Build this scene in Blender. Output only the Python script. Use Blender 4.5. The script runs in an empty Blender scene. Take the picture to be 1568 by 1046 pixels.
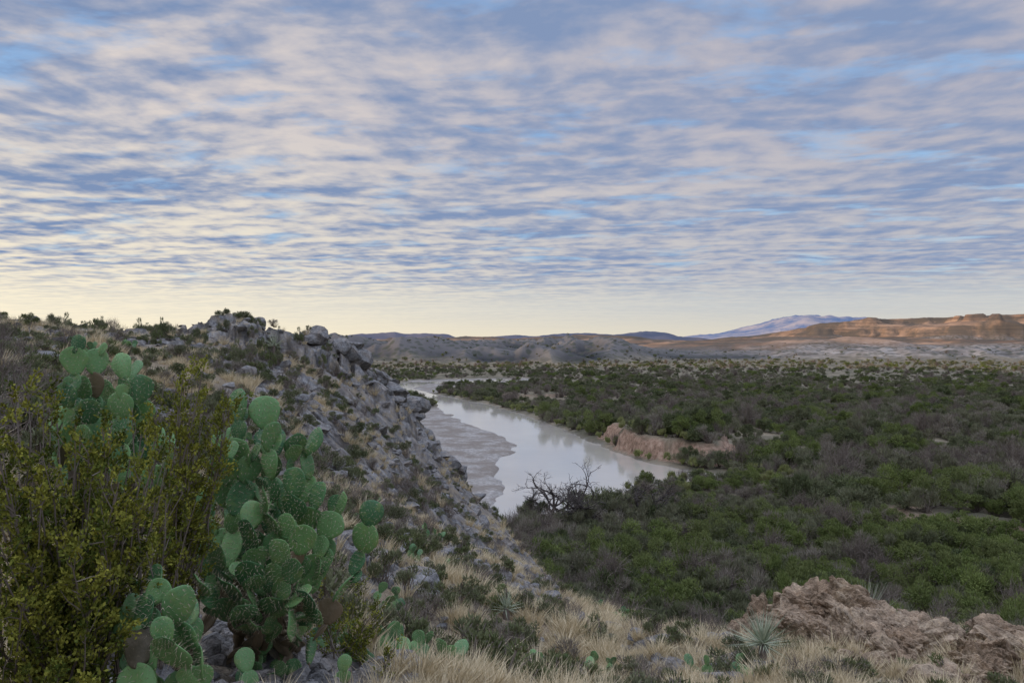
import bpy, math, random, time
import numpy as np
from mathutils import Vector
T0=time.time()
rng=np.random.default_rng(7); random.seed(7)
CAMZ=30.0
scene=bpy.context.scene

# ------------------------------------------------------------------ noise
def hash2(ix,iy,s):
    h=(ix.astype(np.int64)*374761393+iy.astype(np.int64)*668265263+s*144269504)&0xffffffff
    h=((h^(h>>13))*127412617)&0xffffffff
    h=h^(h>>16)
    h=(h*73244475)&0xffffffff
    h=h^(h>>15)
    return h/4294967295.0
def vnoise(x,y,s=0):
    ix=np.floor(x);iy=np.floor(y);fx=x-ix;fy=y-iy
    fx=fx*fx*fx*(fx*(fx*6-15)+10);fy=fy*fy*fy*(fy*(fy*6-15)+10)
    a=hash2(ix,iy,s);b=hash2(ix+1,iy,s);c=hash2(ix,iy+1,s);d=hash2(ix+1,iy+1,s)
    return (a*(1-fx)+b*fx)*(1-fy)+(c*(1-fx)+d*fx)*fy
def fbm(x,y,o=4,s=0):
    t=0;a=1.0;n=0
    for i in range(o):
        t=t+a*(vnoise(x,y,s+i*17)*2-1);n+=a;a*=.5
        x,y=(x*.8-y*.6)*2.03+11.3,(x*.6+y*.8)*2.03+5.7
    return t/n
def ridged(x,y,o=4,s=0):
    t=0;a=1.0;n=0
    for i in range(o):
        t=t+a*(1-np.abs(vnoise(x,y,s+i*17)*2-1));n+=a;a*=.5
        x,y=(x*.8-y*.6)*2.03+11.3,(x*.6+y*.8)*2.03+5.7
    return t/n
def cell(x,y,s=0):
    ix=np.floor(x);iy=np.floor(y)
    f1=np.full(x.shape,9.);f2=np.full(x.shape,9.);cid=np.zeros(x.shape)
    for dx in (-1,0,1):
        for dy in (-1,0,1):
            jx=ix+dx;jy=iy+dy
            px=jx+hash2(jx,jy,s);py=jy+hash2(jx,jy,s+5)
            d=np.hypot(px-x,py-y);h=hash2(jx,jy,s+9)
            m=d<f1
            f2=np.where(m,f1,np.minimum(f2,d));cid=np.where(m,h,cid);f1=np.where(m,d,f1)
    return f1,f2,cid
def sstep(a,b,x):
    t=np.clip((x-a)/(b-a),0,1);return t*t*(3-2*t)
def sdpoly(x,y,poly):
    P=np.array(poly,float);n=len(P)
    d=np.full(x.shape,1e18);ins=np.zeros(x.shape,bool)
    for i in range(n):
        ax,ay=P[i];bx,by=P[(i+1)%n]
        ex,ey=bx-ax,by-ay
        t=np.clip(((x-ax)*ex+(y-ay)*ey)/(ex*ex+ey*ey),0,1)
        d=np.minimum(d,(x-ax-t*ex)**2+(y-ay-t*ey)**2)
        c=((ay>y)!=(by>y))
        xx=(bx-ax)*(y-ay)/((by-ay) if by!=ay else 1e-9)+ax
        ins^=(c&(x<xx))
    d=np.sqrt(d);return np.where(ins,-d,d)

# ------------------------------------------------------------------ terrain
CP=[ # x, y, height relative to the eye
(0,0,-1.6),(0,-5,-1.4),(-5,-5,.2),(5,-5,-2.8),(0,3,-2.1),(-1.5,4,-1.9),(0,6,-2.9),(3,9,-4.25),(6.2,9,-4.4),
(-1.46,9,-3.6),(0,11,-4.35),(0,17,-5.9),(-1.34,18,-5.4),(-3.6,22,-5.1),(-5,20,-3.6),(-6.6,32,-3.7),(-8.3,28,-2.1),
(-9.4,22,-.95),(-13.3,22,-.3),(-19.4,28,.5),(-18,35,.1),(-14.6,38,.3),(-12.4,42,-.3),(-11.5,46,-.9),(-10.3,52,-2.8),
(-9.1,56,-5),(-6.9,58,-8.7),(-4.1,55,-10.8),(-1.06,50,-12.),(.6,42,-12.1),(2.15,32,-10.8),(3.5,24,-9.1),(5,18,-7.4),
(5.1,12.5,-5.0),(9,13,-5.5),(-2.4,3.5,-1.65),(-4.3,9,-1.6),(-5.5,8,-.9),(-2.4,7,-2.2),(-2.3,9,-2.8),(-4,5,-1.1),(-8,12,-.6),
(3,4,-2.9),(6,4,-3.5),(-2,30,-8.2),(-3,40,-9.4),(-6,45,-6.2),(-8,40,-3.4),(0,26,-8.4),(2.2,15,-5.9),
(-17,48,-2.2),(-14,60,-8),(-10,70,-16),(-6,75,-21),(-3,68,-20),(0,62,-19),(4,55,-20),(6,42,-18),(8,32,-15.5),(9,25,-13),
(12,22,-12.5),(16,18,-12),(12,8,-6.5),(15,0,-8),(-10,95,-32),(-4,92,-33),(0,86,-32),(8,75,-32),(16,62,-32),(26,48,-31),(36,34,-31),(40,15,-31),(40,-20,-31),
(20,45,-27),(24,30,-24),(25,10,-19),(20,-20,-16),(-30,40,.9),(-30,70,-6),(-30,100,-25),(-20,120,-36),(20,110,-40),(60,60,-42),(80,0,-42),(60,-60,-42),
(-50,60,2.5),(-60,100,-14),(-60,140,-36),(-40,20,4),(-30,0,4),(-60,0,12),(-20,-20,3),(0,-40,2),(-40,-60,10),(-100,40,15),(-100,100,0),(-100,160,-36),  # unseen high ground at left is added to block the low sun
(-100,-60,20),(40,-80,-30),(-140,40,12),(-140,-80,18),(0,-120,-5),(0,160,-50),(-120,200,-50),(120,120,-60),(-200,80,-5),(-200,-100,5),(-210,180,-45),(-15,12,.8),(-22,14,1.6)]
CP=np.array(CP,float)
_d=np.sqrt((CP[:,None,0]-CP[None,:,0])**2+(CP[:,None,1]-CP[None,:,1])**2+1.0)
nC=len(CP);A=np.zeros((nC+3,nC+3));A[:nC,:nC]=_d-np.eye(nC)*0.02
A[:nC,nC]=1;A[:nC,nC+1]=CP[:,0];A[:nC,nC+2]=CP[:,1];A[nC:,:nC]=A[:nC,nC:].T
W=np.linalg.lstsq(A,np.concatenate([CP[:,2],[0,0,0]]),rcond=None)[0]
def hill_base(x,y):
    out=np.full(x.shape,-200.0)
    m=(np.hypot(x,y)<230)
    xs=x[m];ys=y[m];o=np.full(xs.shape,W[nC])+W[nC+1]*xs+W[nC+2]*ys
    for i in range(nC):
        o+=W[i]*np.sqrt((xs-CP[i,0])**2+(ys-CP[i,1])**2+1.0)
    r=np.hypot(xs,ys)
    out[m]=o-sstep(170,229,r)*60
    return out+CAMZ

RIVER=[(-51.6,453),(-34.8,419),(-7.6,357),(4.5,317),(15.8,272),(24,234),(28.7,208),(33.2,192),(39.5,182),(50,173),(52,164),(34.5,163),(22,148),
(12,138),(8,120),(-4,122),(-3,140),(-1,158),(-3.3,188),(3.1,219),(-3.2,248),(-15.6,276),(-27.8,323),(-36,365),(-47,399),(-68,440),(-96,500),(-98,570),(-40,600),(0,625),(14,622),(-20,585),(-64,545),(-68,500)]
GRAVEL=[(-46,352),(-34,352),(-26.8,323),(-14,276),(-2,248),(4,219),(-2,189),(0,158),(1,120),(-15,110),(-34,150),(-42,250)]
GRAVEL2=[(-86,425),(-90,500),(-80,600),(10,640),(26,610),(-18,560),(-44,500),(-46,450)]
CLIFF=[(31,212),(34,201),(39,192),(45,186),(54,181),(58,190),(64,225),(50,250),(30,235)]
CLIFF2=[(-6,408),(4,398),(12,396),(30,410),(20,440),(0,440)]
GULLY=[(60,120),(66,117),(72,114),(77,108),(88,106),(110,120),(100,140),(74,136)]
GULLY2=[(74,96),(80,92),(88,91),(96,92),(96,97),(84,99)]

def interp(px,xs,ys): return np.interp(px,xs,ys)
def plain(x,y):
    r=np.hypot(x,y)
    at={}
    z=0.5*fbm(x/45,y/45,3,3)+.15*fbm(x/6,y/6,2,8)
    sub=(r>80)&(r<760)&(y>0)
    xs=x[sub]+2.6*fbm(x[sub]/9,y[sub]/9,4,21);ys=y[sub]+4.5*fbm(x[sub]/9,y[sub]/9,4,31)
    sd=np.full(x.shape,999.);sd[sub]=sdpoly(xs,ys,RIVER)
    gr=np.full(x.shape,999.);gr[sub]=np.minimum(sdpoly(xs,ys,GRAVEL),sdpoly(xs,ys,GRAVEL2))
    grav=1-sstep(-1,3,gr)
    cl=np.zeros(x.shape);clay=np.zeros(x.shape)
    for poly,h,fo,k in ((CLIFF,5.4,40,.95),(CLIFF2,2.2,30,.5),(GULLY,2.6,20,.5),(GULLY2,2.0,10,.5)):
        s=np.full(x.shape,999.)
        s[sub]=sdpoly(xs+.9*fbm(xs/2.5,ys/2.5,4,77),ys+1.5*fbm(xs/2.5,ys/2.5,4,97),poly)
        up=(.75*sstep(.4,-.9,s)+.25*sstep(-1.2,-2.6,s))*(1-.9*sstep(5,fo,-s))
        cl=np.maximum(cl,h*up*(.9+.18*fbm(x/4,y/4,4,44)))
        clay=np.maximum(clay,k*sstep(2.8,.8,s)*sstep(-3.4,-1.6,s)*sstep(-.5,.0,fbm(x/6,y/6,2,66)+.3))
    wetz=fbm(x/13,y/22,4,55)
    z=z*(1-grav)+grav*(-.60+.55*wetz+.25*np.clip(gr*-1/8,0,1))
    z=z+cl
    b=sstep(2.2,-2.5,sd)
    z=z*(1-b)-2.0*b
    at['grav']=np.maximum(grav,b);at['clay']=clay*(1-b);at['sd']=sd
    # --- distant relief, by compass bearing
    az=np.clip(np.arctan2(x,np.maximum(y,1e-3)),-1.3,1.3)
    B=784+1132*np.tan(az)
    fx=x/1000;fy=y/1000
    wob=fbm(fx*2.3,fy*2.3,3,60)
    st=interp(B,[500,900,1050,1568],[900,960,1220,1350])
    Hb=interp(B,[300,480,560,600,650,690,740,790,860,920,960,1000,1060,1150,1300,1568,2200],[36,34,28,31,32,28,26,30,32,31,23,12,7,9,17,19,26])
    t=sstep(st+110*wob,st+260+180*wob,r)*(1-.85*sstep(1800,2500,r))
    rg=ridged(x/105,y/150,5,70)
    rg2=ridged(x/330,y/330,3,71)
    bad=t*Hb*(.70+.65*(rg2-.55)+1.7*(rg-.56))
    bad=np.where(bad>0,bad,bad*.2)
    at['gul_shade']=np.clip((rg-.40)*3.2,0,1)
    H1=interp(B,[880,960,1010,1080,1180,1300,1450,1568,2200],[0,14,30,38,46,50,40,36,30])
    t1=sstep(2100+250*wob,2700+350*wob,r)*(1-.7*sstep(3400,4200,r))
    bench=H1*t1*(.6+.95*(ridged(x/300,y/380,5,82)-.4))
    Hm=interp(B,[1000,1080,1140,1200,1260,1310,1330,1400,1470,1568,2200],[0,14,34,62,98,118,132,130,142,146,166])
    tm=sstep(3600+500*wob,5000+700*wob,r)
    q=tm+.75*(ridged(x/420,y/600,5,80)-.55)*tm*(1-tm)*4
    stp=.28*sstep(.05,.3,q)+.30*sstep(.40,.47,q)+.17*sstep(.47,.75,q)+.25*sstep(.80,.86,q)
    stp=stp*(1-.5*sstep(6200,8000,r))
    mesa=Hm*stp*(1+.05*fbm(x/500,y/500,3,90))+stp*16*(ridged(x/220,y/260,4,85)-.5)
    Hr=interp(B,[300,500,540,600,650,700,740,790,820,860,900,940,980,1010,1040,1100,1568],[60,80,106,138,130,112,104,136,112,124,146,122,148,144,100,50,40])
    tr=np.exp(-((r-9000-900*wob)/1100)**2)
    Hr2=interp(B,[300,500,560,640,700,780,840,900,960,1010,1060],[20,30,42,60,64,50,60,66,56,44,20])
    tr2=np.exp(-((r-4800-500*wob)/600)**2)
    ridge=Hr*tr*(.72+.45*ridged(x/1100,y/1100,5,95))+Hr2*tr2*(.6+.6*ridged(x/500,y/500,5,96))
    Hs=interp(B,[980,1040,1080,1130,1160,1190,1230,1260,1300,1330,1380,1450,1600],[0,110,190,270,350,420,455,430,410,350,220,90,0])
    ts=np.exp(-((r-16500)/2900)**2)
    sier=Hs*ts*(.45+.95*ridged(x/1500,y/1900,6,99))
    dw=np.maximum(0,np.abs(y-120)-520)
    west=135*np.exp(-((x+620)/150)**2)*np.exp(-(dw/130)**2)*(.85+.2*fbm(x/90,y/90,4,41))*(1-sstep(-.72,-.66,az))  # unseen ridge added outside the view to shade foreground and valley
    z=z+bad+bench+mesa+ridge+sier+west
    at['far']=sstep(st+20+140*wob,st+170+140*wob,r)
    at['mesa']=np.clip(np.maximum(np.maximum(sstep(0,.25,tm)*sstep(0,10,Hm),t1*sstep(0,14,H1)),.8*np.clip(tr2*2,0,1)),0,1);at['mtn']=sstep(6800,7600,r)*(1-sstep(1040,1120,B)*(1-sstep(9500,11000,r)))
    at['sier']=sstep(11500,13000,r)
    return z,at
OUT=np.array([(-14.6,38),(-11.5,45),(-9.6,53),(-7.2,57),(-5.2,55)],float)
OUT2=np.array([(-8.5,45),(-5.5,50),(-3.8,52)],float)
def segdist(x,y,P):
    d=np.full(x.shape,1e9)
    for i in range(len(P)-1):
        ax,ay=P[i];ex,ey=P[i+1]-P[i]
        t=np.clip(((x-ax)*ex+(y-ay)*ey)/(ex*ex+ey*ey),0,1)
        d=np.minimum(d,np.hypot(x-ax-t*ex,y-ay-t*ey))
    return d
def terrain(x,y,detail=True):
    x=np.asarray(x,float);y=np.asarray(y,float)
    p,at=plain(x,y)
    h=hill_base(x,y)
    hm=sstep(-2,2,h-p)
    at['rock']=np.zeros(x.shape);at['crack_shade']=np.zeros(x.shape)
    if detail:
        m=(np.hypot(x,y)<240)&(hm>0)
        xs=x[m];ys=y[m];r=np.hypot(xs,ys)
        oc=np.maximum(np.exp(-(segdist(xs,ys,OUT)/3.4)**2),.8*np.exp(-(segdist(xs,ys,OUT2)/3.5)**2))
        near=sstep(2,10,r)
        wv=.7*fbm(xs/2,ys/2,4,5)
        u=(xs*.85+ys*.52);v=(-xs*.52+ys*.85)
        f1,f2,ci=cell(u/2.3+wv,v/1.2+wv,12)
        g1,g2,cj=cell(u/.7+wv*1.3,v/.42-wv,19)
        patch=sstep(-.12,.16,fbm(xs/3.4,ys/3.4,4,33)+.5*oc+.02*(xs<-3))
        dz=.25*near*fbm(xs/2.6,ys/2.6,4,1)+.05*fbm(xs/.5,ys/.5,3,2)
        dz+=near*patch*(.55*(ci-.5)+.35*np.minimum(f2-f1,.25))*(.4+3.2*oc)
        dz+=patch*(.16*(cj-.5)+.22*np.minimum(g2-g1,.25))*(.4+.6*near)*(1+1.5*oc)
        h=h.copy();h[m]+=dz
        at['rock'][m]=patch
        at['crack_shade'][m]=patch*np.maximum(sstep(.12,.0,f2-f1),.8*sstep(.13,.0,g2-g1))
    z=np.where(h>p,h,p)
    at['hill']=sstep(-.6,.8,h-p)
    return z,at
def H(x,y): return terrain(np.atleast_1d(x),np.atleast_1d(y))[0]

def new_mesh(name,V,Fc,mats=(),smooth=False,midx=None,attrs=None,link=True):
    V=np.asarray(V,np.float32);Fc=np.asarray(Fc,np.int32)
    me=bpy.data.meshes.new(name)
    me.vertices.add(len(V));me.vertices.foreach_set('co',V.ravel())
    k=Fc.shape[1];me.loops.add(Fc.size);me.loops.foreach_set('vertex_index',Fc.ravel())
    me.polygons.add(len(Fc));me.polygons.foreach_set('loop_start',np.arange(0,Fc.size,k,dtype=np.int32))
    me.polygons.foreach_set('loop_total',np.full(len(Fc),k,np.int32))
    for m in mats: me.materials.append(m)
    if midx is not None: me.polygons.foreach_set('material_index',np.asarray(midx,np.int32))
    me.polygons.foreach_set('use_smooth',np.full(len(Fc),smooth,bool))
    if attrs:
        for k2,(dom,v) in attrs.items():
            a=me.attributes.new(k2,'FLOAT',dom);a.data.foreach_set('value',np.asarray(v,np.float32))
    me.update(calc_edges=True);me.validate()
    ob=bpy.data.objects.new(name,me)
    if link: scene.collection.objects.link(ob)
    return ob

# ------------------------------------------------------------------ material helper
class NT:
    def __init__(s,nt): s.nt=nt;nt.nodes.clear()
    def n(s,t,**k):
        nd=s.nt.nodes.new(t)
        for a,b in k.items(): setattr(nd,a,b)
        return nd
    def put(s,sock,v):
        if isinstance(v,bpy.types.NodeSocket): s.nt.links.new(v,sock)
        else:
            if isinstance(v,(tuple,list)) and len(v)==3 and sock.type=='RGBA': v=(*v,1)
            sock.default_value=v
    def math(s,op,a,b=0.0,c=None,clamp=False):
        nd=s.n('ShaderNodeMath',operation=op,use_clamp=clamp);s.put(nd.inputs[0],a);s.put(nd.inputs[1],b)
        if c is not None:s.put(nd.inputs[2],c)
        return nd.outputs[0]
    def mix(s,f,a,b,bt='MIX'):
        nd=s.n('ShaderNodeMix',data_type='RGBA',blend_type=bt);s.put(nd.inputs[0],f);s.put(nd.inputs[6],a);s.put(nd.inputs[7],b)
        return nd.outputs[2]
    def ramp(s,f,stops,interp='LINEAR'):
        nd=s.n('ShaderNodeValToRGB');cr=nd.color_ramp;cr.interpolation=interp
        while len(cr.elements)<len(stops): cr.elements.new(.5)
        for e,(p,c) in zip(cr.elements,stops):
            e.position=p;e.color=(c,c,c,1) if not isinstance(c,tuple) else (*c,1)
        s.put(nd.inputs[0],f);return nd.outputs[0]
    def mrange(s,v,a,b,c=0.,d=1.,smooth=True):
        nd=s.n('ShaderNodeMapRange',interpolation_type='SMOOTHSTEP' if smooth else 'LINEAR')
        for i,q in enumerate((v,a,b,c,d)): s.put(nd.inputs[i],q)
        return nd.outputs[0]
    def noise(s,vec,scale,detail=4,rough=.5,dist=0.):
        nd=s.n('ShaderNodeTexNoise');s.put(nd.inputs['Scale'],scale);nd.inputs['Detail'].default_value=detail
        nd.inputs['Roughness'].default_value=rough;nd.inputs['Distortion'].default_value=dist
        if vec is not None:s.put(nd.inputs['Vector'],vec)
        return nd.outputs[0]
    def vor(s,vec,scale,out='Distance',feature='F1',rnd=1.):
        nd=s.n('ShaderNodeTexVoronoi',feature=feature);s.put(nd.inputs['Scale'],scale);nd.inputs['Randomness'].default_value=rnd
        if vec is not None:s.put(nd.inputs['Vector'],vec)
        return nd.outputs[out]
    def attr(s,name):
        nd=s.n('ShaderNodeAttribute',attribute_name=name);return nd.outputs['Fac']
    def vmul(s,v,t):
        nd=s.n('ShaderNodeVectorMath',operation='MULTIPLY');s.put(nd.inputs[0],v);nd.inputs[1].default_value=t;return nd.outputs[0]
def material(name):
    m=bpy.data.materials.new(name);m.use_nodes=True;return m,NT(m.node_tree)
def finish(s,col,rough=.85,bump=None,bstr=.5,bdist=.05,spec=.3):
    b=s.n('ShaderNodeBsdfPrincipled');s.put(b.inputs['Base Color'],col);s.put(b.inputs['Roughness'],rough)
    s.put(b.inputs['Specular IOR Level'],spec)
    if bump is not None:
        bp=s.n('ShaderNodeBump');bp.inputs['Strength'].default_value=bstr;bp.inputs['Distance'].default_value=bdist
        s.put(bp.inputs['Height'],bump);s.nt.links.new(bp.outputs[0],b.inputs['Normal'])
    o=s.n('ShaderNodeOutputMaterial');s.nt.links.new(b.outputs[0],o.inputs[0]);return b
def finish_diffuse(s,col):
    b=s.n('ShaderNodeBsdfDiffuse');s.put(b.inputs[0],col)
    o=s.n('ShaderNodeOutputMaterial');s.nt.links.new(b.outputs[0],o.inputs[0])

def terrain_mat():
    m,s=material('desert_ground')
    geo=s.n('ShaderNodeNewGeometry');pos=geo.outputs['Position']
    nz=s.n('ShaderNodeSeparateXYZ');s.nt.links.new(geo.outputs['Normal'],nz.inputs[0])
    steep=s.mrange(nz.outputs[2],.90,.62)
    n1=s.noise(pos,.9,5,.65);n2=s.noise(pos,6.,5,.7);n3=s.noise(pos,38.,3,.6)
    nn=s.math('ADD',s.math('MULTIPLY',n1,.5),s.math('MULTIPLY',n2,.5))
    rock=s.ramp(nn,[(.34,(.055,.053,.05)),(.45,(.135,.13,.124)),(.54,(.245,.237,.225)),(.66,(.43,.415,.39))])
    rock=s.mix(s.ramp(s.noise(pos,.55,4,.6),[(.48,0.),(.7,.5)]),rock,(.26,.20,.145))
    soil=s.ramp(n3,[(.3,(.18,.135,.085)),(.5,(.33,.26,.17)),(.72,(.52,.44,.32))])
    soil=s.mix(s.ramp(n1,[(.4,.5),(.62,0.)]),soil,(.13,.105,.065))
    rf=s.math('MAXIMUM',s.math('MULTIPLY',s.attr('rock'),1.3,clamp=True),steep)
    rf=s.math('MULTIPLY',rf,s.ramp(s.noise(pos,2.2,4,.6),[(.36,.25),(.52,1.)]))
    hillc=s.mix(rf,soil,rock)
    hillc=s.mix(s.math('MULTIPLY',s.attr('crack_shade'),.75),hillc,(.04,.036,.032))  # crevice shade painted into the rock colour along cell edges
    pl=s.mix(s.ramp(s.noise(pos,.06,4,.6),[(.43,0.),(.62,1.)]),(.11,.10,.065),(.27,.225,.155))
    peb=s.ramp(s.noise(pos,1.3,5,.75),[(.3,(.19,.17,.15)),(.5,(.32,.295,.26)),(.7,(.50,.465,.42))])
    peb=s.mix(s.ramp(s.noise(pos,.12,5,.65),[(.42,0.),(.56,.75)]),peb,(.20,.165,.13))
    c=s.mix(s.attr('grav'),pl,peb)
    cn=s.noise(s.vmul(pos,(.8,.8,.3)),1.1,5,.75)
    clay=s.ramp(cn,[(.33,(.12,.075,.05)),(.5,(.31,.20,.135)),(.68,(.47,.335,.24))])
    c=s.mix(s.attr('clay'),c,clay)
    sp=s.vmul(pos,(1,1,0))
    dots=s.ramp(s.vor(sp,.085),[(.28,1.),(.5,0.)])
    dn=s.noise(pos,.006,4,.6)
    sx=s.n('ShaderNodeSeparateXYZ');s.nt.links.new(pos,sx.inputs[0])
    gul_shade=s.attr('gul_shade')
    bl=s.mix(gul_shade,(.032,.034,.036),(.135,.125,.117))  # gully shade painted into the badland colour, dark in the hollows
    bl=s.mix(s.ramp(s.noise(pos,.014,5,.65),[(.45,0.),(.7,.4)]),bl,(.20,.185,.17))
    pale=s.mrange(s.math('DIVIDE',sx.outputs[0],s.math('MAXIMUM',sx.outputs[1],1.)),.26,.42)
    bl=s.mix(s.math('MULTIPLY',pale,.8),bl,s.ramp(s.noise(pos,.02,5,.65),[(.35,(.11,.095,.075)),(.52,(.27,.235,.20)),(.7,(.47,.43,.38))]))
    bl=s.mix(s.math('MULTIPLY',dots,s.ramp(dn,[(.3,.95),(.65,.6)])),bl,(.055,.062,.042))
    c=s.mix(s.attr('far'),c,bl)
    strata=s.noise(s.vmul(pos,(.0012,.0012,.07)),1.,4,.6)
    me=s.ramp(strata,[(.3,(.085,.058,.042)),(.46,(.24,.14,.08)),(.56,(.42,.255,.15)),(.7,(.15,.10,.07))])
    me=s.mix(s.ramp(s.noise(pos,.004,5,.65),[(.41,0.),(.53,.85)]),me,(.09,.075,.055))
    c=s.mix(s.attr('mesa'),c,me)
    mt=s.ramp(s.noise(pos,.0012,5,.6),[(.35,(.065,.085,.13)),(.65,(.14,.13,.15))])  # aerial haze imitated by a bluer ridge colour
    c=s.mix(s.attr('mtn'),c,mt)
    si_haze=s.ramp(s.noise(s.vmul(pos,(1,1,2.)),.0016,6,.7),[(.40,(.12,.17,.27)),(.62,(.40,.34,.32))])  # haze and blue shadow tones painted into the sierra colour
    c=s.mix(s.attr('sier'),c,si_haze)
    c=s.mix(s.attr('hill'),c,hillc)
    bump=s.math('ADD',s.math('MULTIPLY',n2,.6),s.math('MULTIPLY',n3,.25))
    finish(s,c,.92,bump,.8,.15,.1)
    return m

def build_terrain():
    r1=np.exp(np.arange(math.log(.7),math.log(600),.0095))
    r2=np.exp(np.arange(math.log(600),math.log(6500),.011))
    r3=np.exp(np.arange(math.log(6500),math.log(45000),.02))
    R=np.concatenate([r1,r2,r3])
    a=np.concatenate([np.arange(-180,-42,2.),np.arange(-42,42,.125),np.arange(42,180,2.)])
    a=np.radians(a)
    X=(R[:,None]*np.sin(a)[None]).ravel();Y=(R[:,None]*np.cos(a)[None]).ravel()
    Z,at=terrain(X,Y)
    nr,na=len(R),len(a)
    idx=np.arange(nr*na).reshape(nr,na)
    A_=idx[:-1];B_=idx[1:]
    q=np.stack([A_,B_,np.roll(B_,-1,1),np.roll(A_,-1,1)],-1).reshape(-1,4)
    attrs={k:('POINT',at[k]) for k in ('hill','rock','crack_shade','grav','clay','far','gul_shade','mesa','mtn','sier')}
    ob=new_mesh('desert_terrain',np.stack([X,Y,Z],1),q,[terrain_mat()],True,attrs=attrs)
    print('terrain',nr,na,len(X),time.time()-T0)
build_terrain()

def water():
    m,s=material('silty_river_water')
    pos=s.n('ShaderNodeNewGeometry').outputs['Position']
    c=s.mix(s.noise(pos,.05,4),(.40,.36,.29),(.55,.50,.42))
    b=s.math('ADD',s.noise(s.vmul(pos,(1,.6,1)),1.6,3,.6),s.math('MULTIPLY',s.noise(pos,.25,3),1.2))
    finish(s,c,.07,b,.14,.08,.6)
    V=[(-130,100,-.82),(80,100,-.82),(80,680,-.82),(-130,680,-.82)]
    new_mesh('river',V,[(0,1,2,3)],[m])
water()

# ------------------------------------------------------------------ plant parts
def foliage_mat(name,c1,c2,c3):
    m,s=material(name)
    rnd=s.n('ShaderNodeObjectInfo').outputs['Random']
    a=s.mix(s.attr('tint'),c1,c2)
    a=s.mix(s.math('MULTIPLY',rnd,.8),a,c3)
    finish_diffuse(s,a);return m
def twig_mat(name,c1,c2):
    m,s=material(name)
    pos=s.n('ShaderNodeNewGeometry').outputs['Position']
    finish_diffuse(s,s.mix(s.noise(pos,6.,3),c1,c2));return m
def unit(v): return v/np.maximum(np.linalg.norm(v,axis=-1,keepdims=True),1e-9)
def blades(P,D,L,Wd,r=rng):
    n=len(P);side=unit(np.cross(D,r.normal(size=(n,3))))
    a=P-side*Wd[:,None]/2;b=P+side*Wd[:,None]/2;c=P+D*L[:,None]
    V=np.stack([a,b,c],1).reshape(-1,3);return V,np.arange(3*n).reshape(n,3)
def leaves(P,D,L,Wd,r=rng):
    n=len(P);side=unit(np.cross(D,r.normal(size=(n,3))))
    nn=np.cross(D,side)
    mid=P+D*L[:,None]*.5+nn*L[:,None]*.08
    V=np.stack([P,mid-side*Wd[:,None]/2,P+D*L[:,None],mid+side*Wd[:,None]/2],1).reshape(-1,3)
    i=np.arange(n)*4
    Fc=np.concatenate([np.stack([i,i+1,i+2],1),np.stack([i,i+2,i+3],1)])
    return V,Fc
def tube(pts,rad,ns=5):
    pts=np.asarray(pts,float);n=len(pts)
    T=unit(np.gradient(pts,axis=0));ref=np.array([.3,.2,1.]) if abs(T[0][2])<.9 else np.array([1.,.1,0])
    U=unit(np.cross(T,ref));Vv=np.cross(T,U)
    a=np.arange(ns)/ns*2*math.pi
    ring=pts[:,None]+np.asarray(rad)[:,None,None]*(np.cos(a)[None,:,None]*U[:,None]+np.sin(a)[None,:,None]*Vv[:,None])
    V=ring.reshape(-1,3);fs=[]
    for i in range(n-1):
        for j in range(ns):
            k=(j+1)%ns;p,q,r_,s_=i*ns+j,i*ns+k,(i+1)*ns+k,(i+1)*ns+j
            fs.append((p,q,r_));fs.append((p,r_,s_))
    return V,np.array(fs)
class Acc:
    def __init__(s): s.V=[];s.F=[];s.M=[];s.T=[];s.n=0
    def add(s,V,Fc,mi=0,tint=None):
        s.V.append(V);s.F.append(np.asarray(Fc)+s.n);s.n+=len(V);s.M.append(np.full(len(Fc),mi))
        s.T.append(np.full(len(Fc),.5) if tint is None else (np.full(len(Fc),tint) if np.isscalar(tint) else tint))
    def obj(s,name,mats,link=True,smooth=False):
        return new_mesh(name,np.concatenate(s.V),np.concatenate(s.F),mats,smooth,np.concatenate(s.M),{'tint':('FACE',np.concatenate(s.T))},link)

def bush(name,mats,n=2600,w=1.6,h=2.6,ll=.34,lw=.05,lobes=9,upb=.8,twigs=14,seed=0,flat=.8):
    r=np.random.default_rng(seed);A=Acc()
    cs=[]
    for i in range(lobes):
        a=r.uniform(0,6.28);q=math.sqrt(r.uniform(0,1))*w*.75
        hh=h*r.uniform(.3,.88)*(1-.35*(q/w)**2)
        cs.append((q*math.cos(a),q*math.sin(a),hh,r.uniform(.16,.42)*w*.8))
    cs=np.array(cs);prob=cs[:,3]**2;prob/=prob.sum()
    k=r.choice(lobes,n,p=prob)
    d=unit(r.normal(size=(n,3)));rad=cs[k,3]*r.uniform(.2,1.15,n)**.5
    P=cs[k,:3]+d*rad[:,None]*np.array([1,1,flat])
    P[:,2]=np.abs(P[:,2])
    ax=unit(d*.8+np.array([0,0,upb])+r.normal(size=(n,3))*.35)
    V,Fc=blades(P,ax,ll*r.uniform(.5,1.4,n),lw*r.uniform(.6,1.5,n),r)
    tl=r.uniform(0,1,lobes)[k]*.6+r.uniform(0,.4,n)
    A.add(V,Fc,0,tl)
    for i in range(twigs):
        c=cs[i%lobes];e=c[:3]+unit(r.normal(size=3)+np.array([0,0,1.]))*c[3]*r.uniform(.5,1.4)
        b=np.array([r.normal()*.12*w,r.normal()*.12*w,0]);mid=(b+e)/2+r.normal(size=3)*.12*w
        V,Fc=tube([b,mid,e],[.035*h/2.6,.022*h/2.6,.006],3);A.add(V,Fc,1)
    return A.obj(name,mats,False)
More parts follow.
